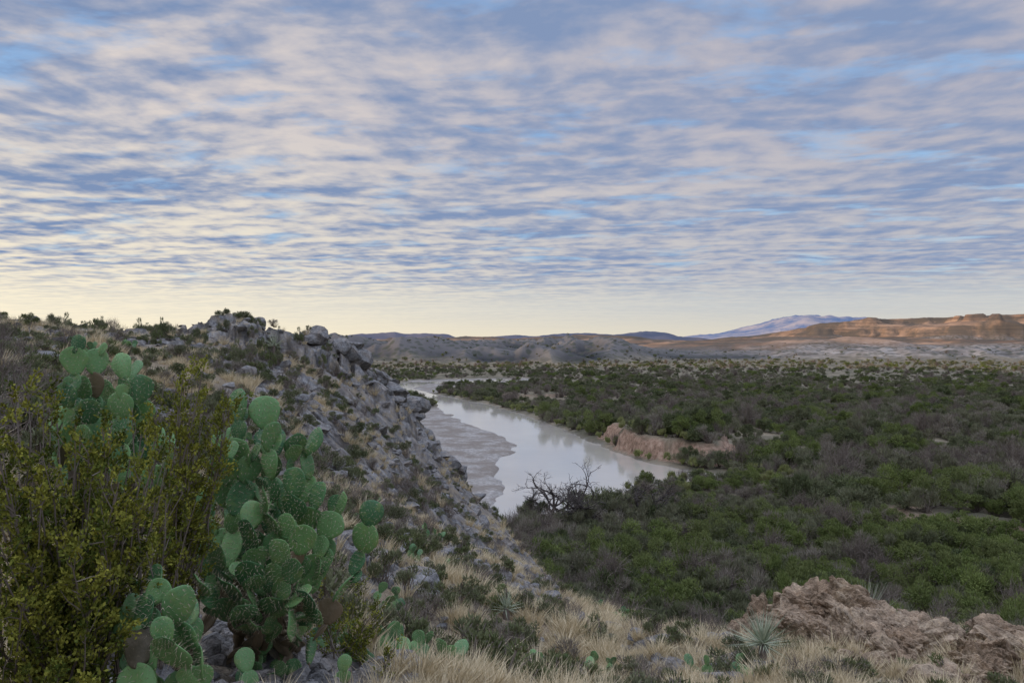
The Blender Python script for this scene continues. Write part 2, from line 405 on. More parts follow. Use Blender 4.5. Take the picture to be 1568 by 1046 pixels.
def bare_bush(name,mats,h=2.4,w=1.6,n=60,seed=0,rad=.02):
    r=np.random.default_rng(seed);A=Acc()
    for i in range(n):
        a=r.uniform(0,6.28);q=r.uniform(.1,1)*w
        e=np.array([q*math.cos(a),q*math.sin(a),h*r.uniform(.5,1)*(1-.3*(q/w)**2)])
        b=np.array([r.normal()*.1,r.normal()*.1,0]);m1=b+(e-b)*.5+r.normal(size=3)*.15*w
        V,Fc=tube([b,m1,e],[rad*1.4,rad,rad*.3],3);A.add(V,Fc,1)
        for j in range(8):
            t=r.uniform(.3,1);p=m1+(e-m1)*t if t>.5 else b+(m1-b)*t*2
            d=unit(r.normal(size=3)+np.array([0,0,.9])+.5*unit(e-b));l=h*r.uniform(.12,.3)
            q1=p+d*l;q2=q1+unit(d+r.normal(size=3)*.5)*l*.6
            V,Fc=tube([p,q1,q2],[rad*.5,rad*.35,rad*.15],3);A.add(V,Fc,1)
    return A.obj(name,mats,False)
def tussock(name,mats,n=110,h=.42,w=.16,seed=0,lw=.007,droop=.5):
    r=np.random.default_rng(seed);A=Acc()
    a=r.uniform(0,6.28,n);q=np.sqrt(r.uniform(0,1,n))*w*.5
    P=np.stack([q*np.cos(a),q*np.sin(a),-.02*np.ones(n)],1)
    a2=a+r.normal(size=n)*.6;sp=r.uniform(.05,.9,n)
    D=unit(np.stack([np.cos(a2)*sp,np.sin(a2)*sp,np.ones(n)],1));L=h*r.uniform(.35,1.15,n)
    side=unit(np.cross(D,r.normal(size=(n,3))))*lw/2
    M1=P+D*L[:,None]*.55;D2=unit(D+np.stack([np.cos(a2),np.sin(a2),-np.ones(n)*.3],1)*droop*r.uniform(.2,1,n)[:,None])
    E=M1+D2*L[:,None]*.5
    V=np.stack([P-side,P+side,M1+side*.8,M1-side*.8,E],1).reshape(-1,3);i=np.arange(n)*5
    Fc=np.concatenate([np.stack([i,i+1,i+2],1),np.stack([i,i+2,i+3],1),np.stack([i+3,i+2,i+4],1)])
    t=r.uniform(0,1,n);A.add(V,Fc,0,np.tile(t,3));return A.obj(name,mats,False)
def icosphere(sub):
    import bmesh
    bm=bmesh.new();bmesh.ops.create_icosphere(bm,subdivisions=sub,radius=1)
    V=np.array([v.co[:] for v in bm.verts]);Fc=np.array([[v.index for v in f.verts] for f in bm.faces]);bm.free();return V,Fc
def n3(V,sc,s): return (fbm(V[:,0]*sc+V[:,2]*.7*sc,V[:,1]*sc-V[:,2]*.6*sc,4,s)+fbm(V[:,2]*sc+3,V[:,0]*sc+V[:,1]*sc*.5,4,s+50))*.5
def rock(name,mat,seed,sub=4,cuts=16,dims=(1,.8,.6),rough=.06,link=False,pits=0.):
    r=np.random.default_rng(seed);V,Fc=icosphere(sub)
    for i in range(cuts):
        n=unit(r.normal(size=3)+np.array([0,0,.2]));d=r.uniform(.45,.85)
        k=V@n-d;V=V-np.where(k>0,k,0)[:,None]*n*.97
    V=V*(1+rough*2*n3(V*1.,2.2,seed)[:,None]+rough*n3(V,7.,seed+3)[:,None])
    if pits>0:
        c1,c2,_=cell(V[:,0]*2.6+V[:,2]*1.9+.4*n3(V,3,9),V[:,1]*2.6-V[:,2]*1.6,seed)
        e1,e2,_=cell(V[:,0]*6.5+V[:,2]*4.9,V[:,1]*6.5-V[:,2]*4.6,seed+2)
        V=V*(1+pits*(np.minimum(c2-c1,.35)-.2)+pits*.35*(np.minimum(e2-e1,.35)-.2))[:,None]
    V=V*np.array(dims)
    return new_mesh(name,V,Fc,[mat],False,link=link)

# ------------------------------------------------------------------ instancing
def scatter(name,protos,P,yaw,scl,idx,tilt=None):
    n=len(P);me=bpy.data.meshes.new(name);me.vertices.add(n);me.vertices.foreach_set('co',np.asarray(P,np.float32).ravel())
    rot=np.zeros((n,3));rot[:,2]=yaw
    if tilt is not None: rot[:,:2]=tilt
    scl=np.asarray(scl,float)
    if scl.ndim==1: scl=np.repeat(scl[:,None],3,1)
    for k,v in (('rot',rot),('scl',scl)):
        a=me.attributes.new(k,'FLOAT_VECTOR','POINT');a.data.foreach_set('vector',v.astype(np.float32).ravel())
    a=me.attributes.new('idx','INT','POINT');a.data.foreach_set('value',np.asarray(idx,np.int32))
    ob=bpy.data.objects.new(name,me);scene.collection.objects.link(ob)
    co=bpy.data.collections.new(name+'_kinds')
    for i,p in enumerate(protos): p.name='%s_kind_%02d'%(name,i);co.objects.link(p)
    ng=bpy.data.node_groups.new(name,'GeometryNodeTree')
    ng.interface.new_socket('Geometry',in_out='INPUT',socket_type='NodeSocketGeometry')
    ng.interface.new_socket('Geometry',in_out='OUTPUT',socket_type='NodeSocketGeometry')
    gi=ng.nodes.new('NodeGroupInput');go=ng.nodes.new('NodeGroupOutput')
    ci=ng.nodes.new('GeometryNodeCollectionInfo');ci.inputs['Collection'].default_value=co
    ci.inputs['Separate Children'].default_value=True;ci.inputs['Reset Children'].default_value=True
    ip=ng.nodes.new('GeometryNodeInstanceOnPoints');ip.inputs['Pick Instance'].default_value=True
    L=ng.links.new;L(gi.outputs[0],ip.inputs['Points']);L(ci.outputs[0],ip.inputs['Instance'])
    for k,t,sk in (('rot','FLOAT_VECTOR','Rotation'),('scl','FLOAT_VECTOR','Scale'),('idx','INT','Instance Index')):
        na=ng.nodes.new('GeometryNodeInputNamedAttribute');na.data_type=t;na.inputs[0].default_value=k
        o=[q for q in na.outputs if q.enabled and q.name=='Attribute'][0];L(o,ip.inputs[sk])
    L(ip.outputs[0],go.inputs[0])
    md=ob.modifiers.new('instances','NODES');md.node_group=ng
    print(name,n,time.time()-T0)
    return ob

tw=twig_mat('grey_twig',(.13,.10,.08),(.27,.23,.19));twd=twig_mat('dark_twig',(.07,.05,.04),(.15,.12,.10))
mesq=foliage_mat('mesquite_foliage',(.07,.088,.042),(.16,.185,.083),(.185,.185,.11))
tama=foliage_mat('tamarisk_foliage',(.145,.14,.085),(.28,.275,.17),(.21,.215,.13))
will=foliage_mat('willow_foliage',(.09,.125,.038),(.23,.275,.085),(.18,.20,.08))
reed=foliage_mat('cane_foliage',(.20,.225,.08),(.36,.38,.15),(.32,.32,.15))
gryb=foliage_mat('dormant_brush',(.19,.16,.125),(.34,.30,.235),(.26,.235,.18))
straw=foliage_mat('dry_grass',(.40,.31,.175),(.80,.67,.43),(.66,.56,.37))
scrub=foliage_mat('scrub_foliage',(.08,.10,.04),(.21,.235,.10),(.215,.215,.13))
def frand(n,a,b): return rng.uniform(a,b,n)
def at(px,py,d): # world point from pixel px, py at an estimated depth d
    return ((px-784)/1132*d,d,CAMZ-(py-525)/1132*d)
LOW=((520,1010,5.2,12),(650,1020,6.0,14),(590,850,10,8),(735,960,9.5,7),(850,965,10,10),(900,980,9.5,7),(620,800,14,7),(1110,1030,9,7),(950,915,20,6),(380,620,17,9),(180,510,26,16),(150,535,20,12),(660,780,20,8),(560,720,19,8),(790,900,15,7),(420,1000,4.4,9))
CLEAR=[(-1.62,4.6,.8),(-3.25,6.0,.7),(-1.85,3.7,.5),(3.15,9.3,.4),(6.9,14.5,.4)]+[((q[0]-784)/1132*q[2],q[2]-.1,.36) for q in LOW]
ROCKS=[(4.55,12.1,.72),(5.0,12.6,.9),(5.6,12.4,.75),(4.7,11.4,.58),(5.3,11.4,.65),(5.95,11.7,.65),(6.5,11.2,.58),(5.7,10.7,.5),(6.5,10.2,.55),(7.1,11.0,.58),(7.4,10.1,.55),(6.1,9.7,.45),(7.7,11.7,.5),(8.2,11.0,.55),(6.8,9.4,.45),(5.2,10.4,.4),(7.9,10.2,.45),(6.6,12.2,.5),(7.3,9.2,.5),(3.95,12.5,.42),(4.2,11.9,.34),(4.9,9.9,.32),(5.6,9.3,.36),(6.3,8.9,.38),(4.4,12.9,.6)]
CLEAR+=[(a,b-.15,c*.6) for a,b,c in ROCKS]+[(-.9,6.9,.5),(1.2,8.3,.45),(-1.7,7.8,.5),(2.3,9.4,.4)]
def clear(x,y):
    k=np.ones(x.shape,bool)
    for a,b,c in CLEAR: k&=((x-a)**2+(y-b)**2>c*c)
    return k

def valley():
    kinds=[bush('b',[mesq,twd],2600,2.0,2.7,.24,.07,15,.7,16,1),bush('b',[mesq,twd],2500,2.2,2.3,.24,.07,16,.6,16,2),bush('b',[mesq,twd],2300,1.6,3.1,.27,.065,13,1.,14,3),
           bush('b',[tama,tw],2000,1.7,2.8,.32,.045,14,1.3,40,4),bush('b',[tama,tw],2000,1.9,2.5,.3,.045,14,1.2,40,5),
           bush('b',[gryb,tw],1000,1.8,2.8,.4,.035,12,1.2,80,6),bare_bush('b',[gryb,tw],2.9,1.7,46,7,.028),
           bush('b',[will,tw],4600,1.7,3.3,.16,.055,17,1.0,20,8),bush('b',[will,tw],4600,2.0,2.9,.16,.055,18,.8,20,9)]
    N=8800
    az=np.radians(frand(N,-39,39));r=np.sqrt(frand(N,60**2,330**2))
    N2=18000
    az2=np.radians(frand(N2,-39,39));u=frand(N2,1/2300,1/330);r2=1/u
    N3=1500
    az3=np.radians(frand(N3,-5,39));r3=np.sqrt(frand(N3,45**2,125**2))
    az=np.concatenate([az,az2,az3]);r=np.concatenate([r,r2,r3])
    x=r*np.sin(az);y=r*np.cos(az)
    z,a_=terrain(x,y)
    hb=hill_base(x,y)
    ok=(a_['sd']>2.2)&(a_['grav']<.3)&((a_['hill']<.5)|((hb<15)&(y>30)))&(a_['clay']<.25)
    dens=fbm(x/26,y/40,4,200)
    ok&=rng.uniform(size=len(x))<np.where((dens<-.14)&(r<900),.24,.92)
    ok&=~((a_['hill']>.5)&(rng.uniform(size=len(x))<.2))
    ok&=~((a_['far']>.5)&(rng.uniform(size=len(x))<.6))
    x,y,z,r=x[ok],y[ok],z[ok],r[ok];n=len(x);onh=a_['hill'][ok]>.5
    t=fbm(x/22,y/22,3,300)+rng.normal(size=n)*.36
    idx=np.where(t<.0,rng.integers(3,7,n),rng.integers(0,3,n))
    idx=np.where((t>.46),rng.integers(7,9,n),idx)
    nb=(y<118)&(x>22)&(rng.uniform(size=n)<.42);idx=np.where(nb,rng.integers(7,9,n),idx)
    br=(x<30)&(y<150)&(rng.uniform(size=n)<.5);idx=np.where(br,rng.integers(3,7,n),idx)
    s=np.exp(rng.normal(size=n)*.42)*1.28*(1+.3*fbm(x/25,y/25,2,400))
    s=np.minimum(s,2.4)
    s=np.where(y<125,np.minimum(s,1.7),s)
    s=np.where((np.hypot(x-27,y-150)<26),np.minimum(s,1.1),s)
    s=np.where(onh,s*.62,s);s=np.where(a_['far'][ok]>.5,s*.8,s)
    sc=np.stack([s*frand(n,.85,1.2),s*frand(n,.85,1.2),s*frand(n,.75,1.3)],1)
    sc[:,2]*=np.where(r<330,1.,.78)
    scatter('valley_brush',kinds,np.stack([x,y,z-.15],1),frand(n,0,6.28),sc,idx)
    ck=[bush('c',[reed,tw],1100,1.2,2.4,.75,.07,8,2.4,0,20+i,.9) for i in range(3)]
    N=9000;x=frand(N,-110,110);y=frand(N,120,620);z,a_=terrain(x,y)
    ok=(a_['sd']>.8)&(a_['sd']<11)&(a_['grav']<.35)&(a_['clay']<.3)&(a_['hill']<.3)
    x,y,z=x[ok],y[ok],z[ok];n=len(x)
    scatter('river_cane',ck,np.stack([x,y,z-.1],1),frand(n,0,6.28),frand(n,.5,1.15),rng.integers(0,3,n))
valley()

def rock_mat(name,c,warm,hi,wf=.6):
    m,s=material(name);rnd=s.n('ShaderNodeObjectInfo').outputs['Random']
    pos=s.n('ShaderNodeNewGeometry').outputs['Position']
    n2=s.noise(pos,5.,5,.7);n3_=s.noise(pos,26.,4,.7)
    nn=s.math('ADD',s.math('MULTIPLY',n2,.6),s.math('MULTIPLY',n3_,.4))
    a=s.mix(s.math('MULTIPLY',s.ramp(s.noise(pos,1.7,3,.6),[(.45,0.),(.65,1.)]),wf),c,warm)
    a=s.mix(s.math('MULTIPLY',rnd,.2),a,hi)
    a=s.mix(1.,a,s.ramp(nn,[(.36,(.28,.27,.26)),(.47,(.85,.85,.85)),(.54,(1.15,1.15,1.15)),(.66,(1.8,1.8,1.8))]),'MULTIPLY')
    finish(s,a,.92,nn,.9,.09,.1);return m
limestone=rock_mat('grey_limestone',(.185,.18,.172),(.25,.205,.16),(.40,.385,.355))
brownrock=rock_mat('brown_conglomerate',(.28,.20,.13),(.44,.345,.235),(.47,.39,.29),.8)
def hillside():
    kinds=[rock('r',limestone,i,3,18,(1,rng.uniform(.6,.95),rng.uniform(.35,.65))) for i in range(8)]
    N=17000;az=np.radians(frand(N,-42,42));r=np.exp(frand(N,math.log(2.2),math.log(72)));x=r*np.sin(az);y=r*np.cos(az)
    z,a_=terrain(x,y);hb=hill_base(x,y)
    ok=(hb>14)&(rng.uniform(size=N)<(.12+.88*a_['rock']))
    x,y,z,r=x[ok],y[ok],z[ok],r[ok];n=len(x)
    s=np.exp(rng.normal(size=n)*.7)*.07*(1+r*.03)
    s=np.minimum(s,.05+.02*r)
    P=[np.stack([x,y,z+s*.05],1)];S=[s]
    for (a,b,cnt,sz,sp) in (((-14.8,37.5),(-11.5,45),22,.4,1.0),((-11.9,43),(-10.2,49),16,1.25,.8),((-11.5,44),(-9.4,53),34,.85,1.3),((-9.8,51),(-6.9,57.5),48,1.1,1.4),((-7,56),(-4,54.5),28,.8,1.4),((-8.8,46),(-5.5,52),30,.8,2.),((-6,38),(-3.5,44),16,.5,1.6),((-1.9,11.4),(-1.3,12.2),8,.36,.4),((1.8,42),(2.2,36),14,.5,1.0),((-1.1,6.7),(-.7,7.0),14,.15,.5),((-1.9,7.6),(-1.5,7.9),14,.17,.5),((1.0,8.1),(1.4,8.4),12,.16,.45),((1.9,9),(2.6,9.6),12,.2,.5),((3.3,10.8),(4.,11.6),10,.28,.5)):
        t=frand(cnt,0,1);xx=a[0]+(b[0]-a[0])*t+rng.normal(size=cnt)*sp*.6;yy=a[1]+(b[1]-a[1])*t+rng.normal(size=cnt)*sp*.6
        ss=sz*np.exp(rng.normal(size=cnt)*.35);P.append(np.stack([xx,yy,H(xx,yy)-ss*.1],1));S.append(ss)
    P=np.concatenate(P);S=np.concatenate(S);n=len(P)
    scatter('limestone_rocks',kinds,P,frand(n,0,6.28),S,rng.integers(0,8,n),rng.normal(size=(n,2))*.25)
    kb=[rock('r',brownrock,60+i,4,18,(1,.8,.7),.15,False,.3) for i in range(4)]
    n=240;k=rng.integers(0,len(ROCKS),n);R_=np.array(ROCKS)
    xx=R_[k,0]+rng.normal(size=n)*.5;yy=R_[k,1]+rng.normal(size=n)*.5-.2;ss=.12*np.exp(rng.normal(size=n)*.55)
    scatter('brown_rock_rubble',kb,np.stack([xx,yy,H(xx,yy)+ss*.2],1),frand(n,0,6.28),ss,rng.integers(0,4,n),rng.normal(size=(n,2))*.4)
    gk=[tussock('g',[straw],100,.25+.03*i,.18,50+i,.008) for i in range(5)]
    N=26000;az=np.radians(frand(N,-42,42));r=np.exp(frand(N,math.log(3.),math.log(75)));x=r*np.sin(az);y=r*np.cos(az)
    z,a_=terrain(x,y);hb=hill_base(x,y)
    gd=fbm(x/1.8,y/1.8,3,500)
    pr=np.clip(.46+1.9*gd,.04,1)*(1-.35*a_['rock'])
    pr=np.where(x>-1.5,np.clip(pr*1.3,0,1),pr)
    ok=(hb>13)&(rng.uniform(size=N)<pr)&clear(x,y)
    x,y,z,r=x[ok],y[ok],z[ok],r[ok];n=len(x)
    s=frand(n,.45,1.2)*np.where(r<5,.7,1)*(.85+.5*fbm(x,y,2,77))
    scatter('dry_grass',gk,np.stack([x,y,z],1),frand(n,0,6.28),s*(1+r*.012),rng.integers(0,5,n))
    sk=[bush('s',[scrub,tw],1000,.36,.46,.05,.017,11,1.,26,70),bush('s',[scrub,tw],900,.32,.52,.05,.017,10,1.1,26,71),bush('s',[gryb,tw],500,.36,.42,.07,.01,9,1.,50,72),
        bare_bush('s',[gryb,tw],.55,.42,32,73,.005),bush('s',[mesq,tw],1000,.42,.45,.06,.019,10,.8,26,74)]
    N=3900;az=np.radians(frand(N,-42,42));r=np.exp(frand(N,math.log(6.),math.log(90)));x=r*np.sin(az);y=r*np.cos(az)
    z,a_=terrain(x,y);hb=hill_base(x,y)
    ok=(hb>8)&(rng.uniform(size=N)<np.where(x>-3,.38,.88))&clear(x,y)
    x,y,z,r=x[ok],y[ok],z[ok],r[ok]
    cx=frand(130,-26,-9);cy=38+rng.normal(size=130)*5-(cx+14)*.3
    cz=H(cx,cy);n0=len(x);x=np.append(x,cx);y=np.append(y,cy);z=np.append(z,cz);n=len(x)
    s=frand(n,.4,1.15)*(1+.006*np.hypot(x,y));s=np.where((x>1.5)&(y<25),s*.8,s)
    sc=np.repeat(s[:,None],3,1);sc[n0:,2]*=frand(n-n0,.9,2.1);sc[n0:,:2]*=.9
    scatter('desert_scrub',sk,np.stack([x,y,z-.03],1),frand(n,0,6.28),sc,rng.choice(5,n,p=[.32,.26,.11,.11,.20]))
hillside()

def outcrop():
    r=np.random.default_rng(5);par=bpy.data.objects.new('brown_rock_outcrop',None);scene.collection.objects.link(par)
    for i,(x,y,s) in enumerate(ROCKS):
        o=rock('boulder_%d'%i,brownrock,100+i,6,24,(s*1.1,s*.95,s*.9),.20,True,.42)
        o.location=(x,y,float(H(x,y)[0])+s*.3);o.rotation_euler=(r.normal()*.35,r.normal()*.35,r.uniform(0,6.28));o.parent=par
outcrop()

# ------------------------------------------------------------------ prickly pear
def pad_mat(name,c1,c2,c3):
    m,s=material(name);pos=s.n('ShaderNodeNewGeometry').outputs['Position']
    t=s.attr('tint');a=s.mix(t,c1,c2);a=s.mix(s.ramp(s.noise(pos,14.,4,.7),[(.5,0.),(.8,.7)]),a,c3)
    a=s.mix(s.ramp(s.noise(pos,55.,3,.7),[(.60,0.),(.72,.6)]),a,(.24,.20,.12))
    finish(s,a,.5,s.noise(pos,60.,2),.25,.01,.4);return m
padg=pad_mat('cactus_pad_skin',(.05,.14,.055),(.19,.35,.125),(.26,.33,.09))
padd=pad_mat('cactus_old_pad',(.10,.085,.05),(.20,.145,.085),(.26,.21,.15))
m_,s_=material('cactus_spine');finish_diffuse(s_,(.50,.42,.30));spine=m_
def pad_geo(ns=20,nl=11):
    V=[(0,0,0)];
    for i in range(1,nl):
        ph=math.pi*i/nl;z=-math.cos(ph)
        for j in range(ns):
            a=2*math.pi*j/ns;V.append((math.sin(ph)*math.cos(a),math.sin(ph)*math.sin(a),z+1))
    V.append((0,0,2));V=np.array(V);V[:,2]/=2
    V[:,0]*=.5*(.72+.42*V[:,2]-.06*V[:,2]**2);V[:,1]*=.055*(1.3-.5*V[:,2])
    F_=[]
    for j in range(ns): F_.append((0,1+(j+1)%ns,1+j))
    for i in range(nl-2):
        for j in range(ns):
            a=1+i*ns+j;b=1+i*ns+(j+1)%ns;F_+= [(a,b,b+ns),(a,b+ns,a+ns)]
    l=1+(nl-2)*ns
    for j in range(ns): F_.append((l+j,l+(j+1)%ns,len(V)-1))
    return V,np.array(F_)
PG=pad_geo()
def add_pad(A,base,up,yaw,size,wid=.85,old=False,r=random,tint=None):
    up=np.array(up,float);up/=np.linalg.norm(up)
    fx=np.array([math.cos(yaw),math.sin(yaw),0.]);fy=np.cross(up,fx);fy/=np.linalg.norm(fy);fx=np.cross(fy,up)
    R=np.stack([fx,fy,up],1)
    V=PG[0].copy();bend=r.uniform(-.25,.25);V[:,1]+=bend*(V[:,2]-.5)**2+.25*bend*V[:,0]+.03*np.sin(V[:,0]*8+bend*20)
    V[:,0]*=1+r.uniform(-.08,.08)*np.sin(V[:,2]*7)
    V=V*np.array([size*wid,size,size])
    A.add(V@R.T+base,PG[1],1 if old else 0,r.uniform(0,1) if tint is None else tint)
    if old: return base+R@np.array([0,0,size*.95])
    P=[];D=[]
    for i in range(7):
        zz=.12+i*.13
        hw=.5*(.72+.42*zz)*math.sqrt(max(0,1-(2*zz-1)**2))
        for j in range(-3,4):
            xx=(j+(.5 if i%2 else 0))*.135
            if abs(xx)>hw*.97: continue
            k=math.sqrt(max(0,1-(xx/max(hw,1e-3))**2))*math.sqrt(max(0,1-(2*zz-1)**2))*.055*(1.3-.5*zz)
            yo=bend*(zz-.5)**2+.25*bend*xx+.03*math.sin(xx*8+bend*20)
            for sg in (-1,1):
                for q in range(2):
                    P.append((xx*size*wid,(sg*k+yo)*size,zz*size));D.append((r.gauss(0,.6)+xx,sg*1.,r.gauss(0,.6)))
    P=np.array(P);D=unit(np.array(D))
    Vs,Fs=blades((P@R.T)+base,D@R.T,np.full(len(P),.024)*size/.2,np.full(len(P),.0028)*size/.2)
    A.add(Vs,Fs,2)
    return base+R@np.array([0,0,size*.95])
def cactus(name,root,targets,seed,size=.2,stepf=.82,fill=1):
    r=random.Random(seed);A=Acc()
    for (tx,ty,tz) in targets:
        b=np.array([root[0]+r.gauss(0,.16),root[1]+r.gauss(0,.14),0.]);b[2]=float(H(b[0],b[1])[0])-.04
        e=np.array([tx,ty,tz]);c=np.array([b[0]*.45+e[0]*.55,b[1]*.5+e[1]*.5,b[2]*.6+e[2]*.4])
        L=np.linalg.norm(c-b)+np.linalg.norm(e-c);n=max(2,int(round(L/(size*stepf))))
        prev=b
        for i in range(1,n+1):
            t=i/n;q=(1-t)**2*b+2*t*(1-t)*c+t*t*e
            if i<n:q=q+np.array([r.gauss(0,.03),r.gauss(0,.03),r.gauss(0,.015)])
            d=q-prev;s=np.linalg.norm(d)*1.12
            yaw=r.uniform(-.8,.8) if r.random()<.6 else r.uniform(0,3.14)
            old=(t<.6 and r.random()<.85) or r.random()<.02
            s=max(s,size*.8)
            top=add_pad(A,prev,d,yaw,s,r.uniform(.74,.98) if not(t<.45) else .42,old,r)
            prev=prev+d*.97
            if t>.5 and r.random()<.26*fill:
                dd=d/np.linalg.norm(d)+np.array([r.gauss(0,.8),r.gauss(0,.5),r.uniform(0,.5)])
                add_pad(A,prev-d*.12,dd,r.uniform(-1,1),size*r.uniform(.5,.95),r.uniform(.8,.98),False,r)
    return A.obj(name,[padg,padd,spine],True,True)
T1=[at(*q) for q in ((365,600,4.7),(402,612,4.8),(420,650,4.6),(350,660,4.9),(455,668,4.7),(490,660,4.8),(345,700,4.6),(450,720,4.5),(405,745,4.3),(492,742,4.6),(528,758,4.7),(572,770,4.7),
   (385,700,4.7),(470,808,4.4),(515,790,4.6),(430,830,4.2),(505,845,4.6),(455,860,4.2),(385,862,4.2),(345,890,4.1),(310,905,4.1),(470,905,4.3),(330,835,4.3),(310,800,4.5),(300,750,4.8),(440,790,4.4),(375,800,4.3),(370,930,4.1),(445,950,4.2),(480,930,4.3))]
cactus('prickly_pear_cactus',(-1.62,4.75),T1,3,.185)
T2=[at(*q) for q in ((112,535,5.6),(150,538,5.8),(182,545,5.6),(222,580,5.6),(100,590,5.5),(135,615,5.4),(185,605,5.5),(228,618,5.7),(160,585,5.9),(200,645,5.6),(240,655,5.8),(90,625,5.7),(265,690,5.6),(130,655,5.4),(205,575,5.8),(125,580,5.7))]
cactus('prickly_pear_cactus',(-3.15,5.7),T2,5,.19,fill=1.5)
T3=[at(*q) for q in ((240,870,3.1),(205,885,3.2),(228,915,3.0),(272,905,3.0),(245,950,2.9),(190,935,3.1),(285,950,3.1),(220,965,3.0))]
cactus('prickly_pear_cactus',(-1.48,3.1),T3,6,.15)
def low_cactus(px,py,d,n,seed,size=.16,spread=.35):
    r=random.Random(seed);x,y,z=at(px,py,d);z0=float(H(x,y)[0])
    T=[(x+r.gauss(0,spread),y+r.gauss(0,spread),z0+r.uniform(.12,.42)) for i in range(n)]
    A=Acc()
    for t in T:
        b=np.array([t[0]*.7+x*.3,t[1]*.7+y*.3,0]);b[2]=float(H(b[0],b[1])[0])-.03
        d1=np.array([r.gauss(0,.4),r.gauss(0,.4),1.]);yaw=r.uniform(-.9,.9)
        top=add_pad(A,b,d1,yaw,size*r.uniform(.8,1.1),.85,r.random()<.12,r)
        if r.random()<.75: add_pad(A,top-np.array([0,0,.01]),d1+np.array([r.gauss(0,.6),r.gauss(0,.4),.2]),r.uniform(-1,1),size*r.uniform(.7,1),.85,False,r)
        if r.random()<.4: add_pad(A,top-np.array([0,0,.01]),d1+np.array([r.gauss(0,.9),r.gauss(0,.4),.2]),r.uniform(-1,1),size*r.uniform(.6,.9),.85,False,r)
    A.obj('prickly_pear_cactus',[padg,padd,spine],True,True)
for i,q in enumerate(LOW):
    low_cactus(*q,seed=40+i,size=(.15 if q[2]<5.5 else .18) if q[2]<15 else .24,spread=.16+.02*q[2])

# ------------------------------------------------------------------ creosote bush
crl=foliage_mat('creosote_leaf',(.055,.08,.018),(.33,.31,.055),(.22,.23,.04))
def creosote(name,base,tips,seed,nst=3,leafn=30,leafL=.019,jit=.05):
    r=np.random.default_rng(seed);A=Acc();LP=[];LD=[];LT=[]
    for tp in tips:
        for k in range(nst):
            e=np.array(tp)+r.normal(size=3)*np.array([jit*1.3,.12,jit]);b=np.array([base[0]+r.normal()*.1,base[1]+r.normal()*.08,0]);b[2]=float(H(b[0],b[1])[0])-.02
            c=b*.55+e*.45+np.array([0,0,-.12])+r.normal(size=3)*.06
            t=np.linspace(0,1,9)[:,None];C=(1-t)**2*b+2*t*(1-t)*c+t*t*e+r.normal(size=(9,3))*.008
            V,Fc=tube(C,np.linspace(.010,.002,9),4);A.add(V,Fc,1)
            for j in range(12):
                tt=r.uniform(.4,1);i=min(7,int(tt*8));p=C[i]+(C[i+1]-C[i])*(tt*8-i)
                d=unit(unit(C[i+1]-C[i])*.8+r.normal(size=3)*.55+np.array([0,0,.4]));l=r.uniform(.05,.14)
                p2=p+d*l*.5+r.normal(size=3)*.008;p3=p+d*l
                V,Fc=tube([p,p2,p3],[.0028,.002,.001],3);A.add(V,Fc,1)
                u=(r.uniform(.15,1.,leafn)**.6*1.05)[:,None];Q=p+(p3-p)*u+r.normal(size=(leafn,3))*.010
                LP.append(Q);LD.append(unit(r.normal(size=(leafn,3))*.7+d+np.array([0,0,.3])));LT.append(np.clip(r.normal(size=leafn)*.15+r.uniform(0,.9)*(.5+.6*tt),0,1))
    P=np.concatenate(LP);D=np.concatenate(LD);T=np.concatenate(LT);n=len(P)
    V,Fc=leaves(P,D,leafL*r.uniform(.6,1.3,n),leafL*.6*r.uniform(.7,1.3,n),r);A.add(V,Fc,0,np.concatenate([T,T]))
    A.obj(name,[crl,tw]);print(name,n)
tips=[at(px,py+(40 if px>70 else 0),d) for px,py,d in ((10,600,3.3),(35,590,3.5),(60,610,3.2),(20,660,3.),(90,650,3.1),(130,630,3.2),(155,610,3.4),(175,640,3.2),(210,640,3.3),(110,690,3.),(150,700,3.),(200,700,3.1),(240,690,3.3),(265,720,3.4),(60,740,2.9),(110,780,2.9),(160,770,3.),(210,760,3.1),(20,850,2.9),(80,830,2.8),(140,850,2.9),(190,820,3.),(40,890,2.8),(110,910,2.9),(170,910,3.),(10,960,2.8),(80,960,2.9),(230,730,3.2),(15,770,3.),(30,730,3.),(60,680,3.2),(120,660,3.),(10,700,3.),(130,950,2.9),(30,800,2.9),(50,940,2.7),(90,720,3.),(180,730,3.1),(50,840,2.9),(60,1000,2.7))]
creosote('creosote_bush',(-1.95,3.2),tips,1,3,38)
tips=[at(*q) for q in ((275,575,4.2),(298,585,4.1),(322,600,4.1),(355,605,4.3),(290,635,4.),(325,645,4.1),(300,680,4.),(270,640,4.1),(340,660,4.2),(270,710,4.),(315,710,4.1),(290,760,4.0),(260,800,3.9))]
creosote('creosote_bush',(-1.95,4.1),tips,2,3,32,.019,.04)
tips=[at(*q) for q in ((500,930,5.),(530,920,5.1),(560,950,5.),(590,945,5.2),(540,985,5.),(480,960,5.1),(610,980,5.1))]
creosote('creosote_bush',(-1.15,5.05),tips,4,2,18)

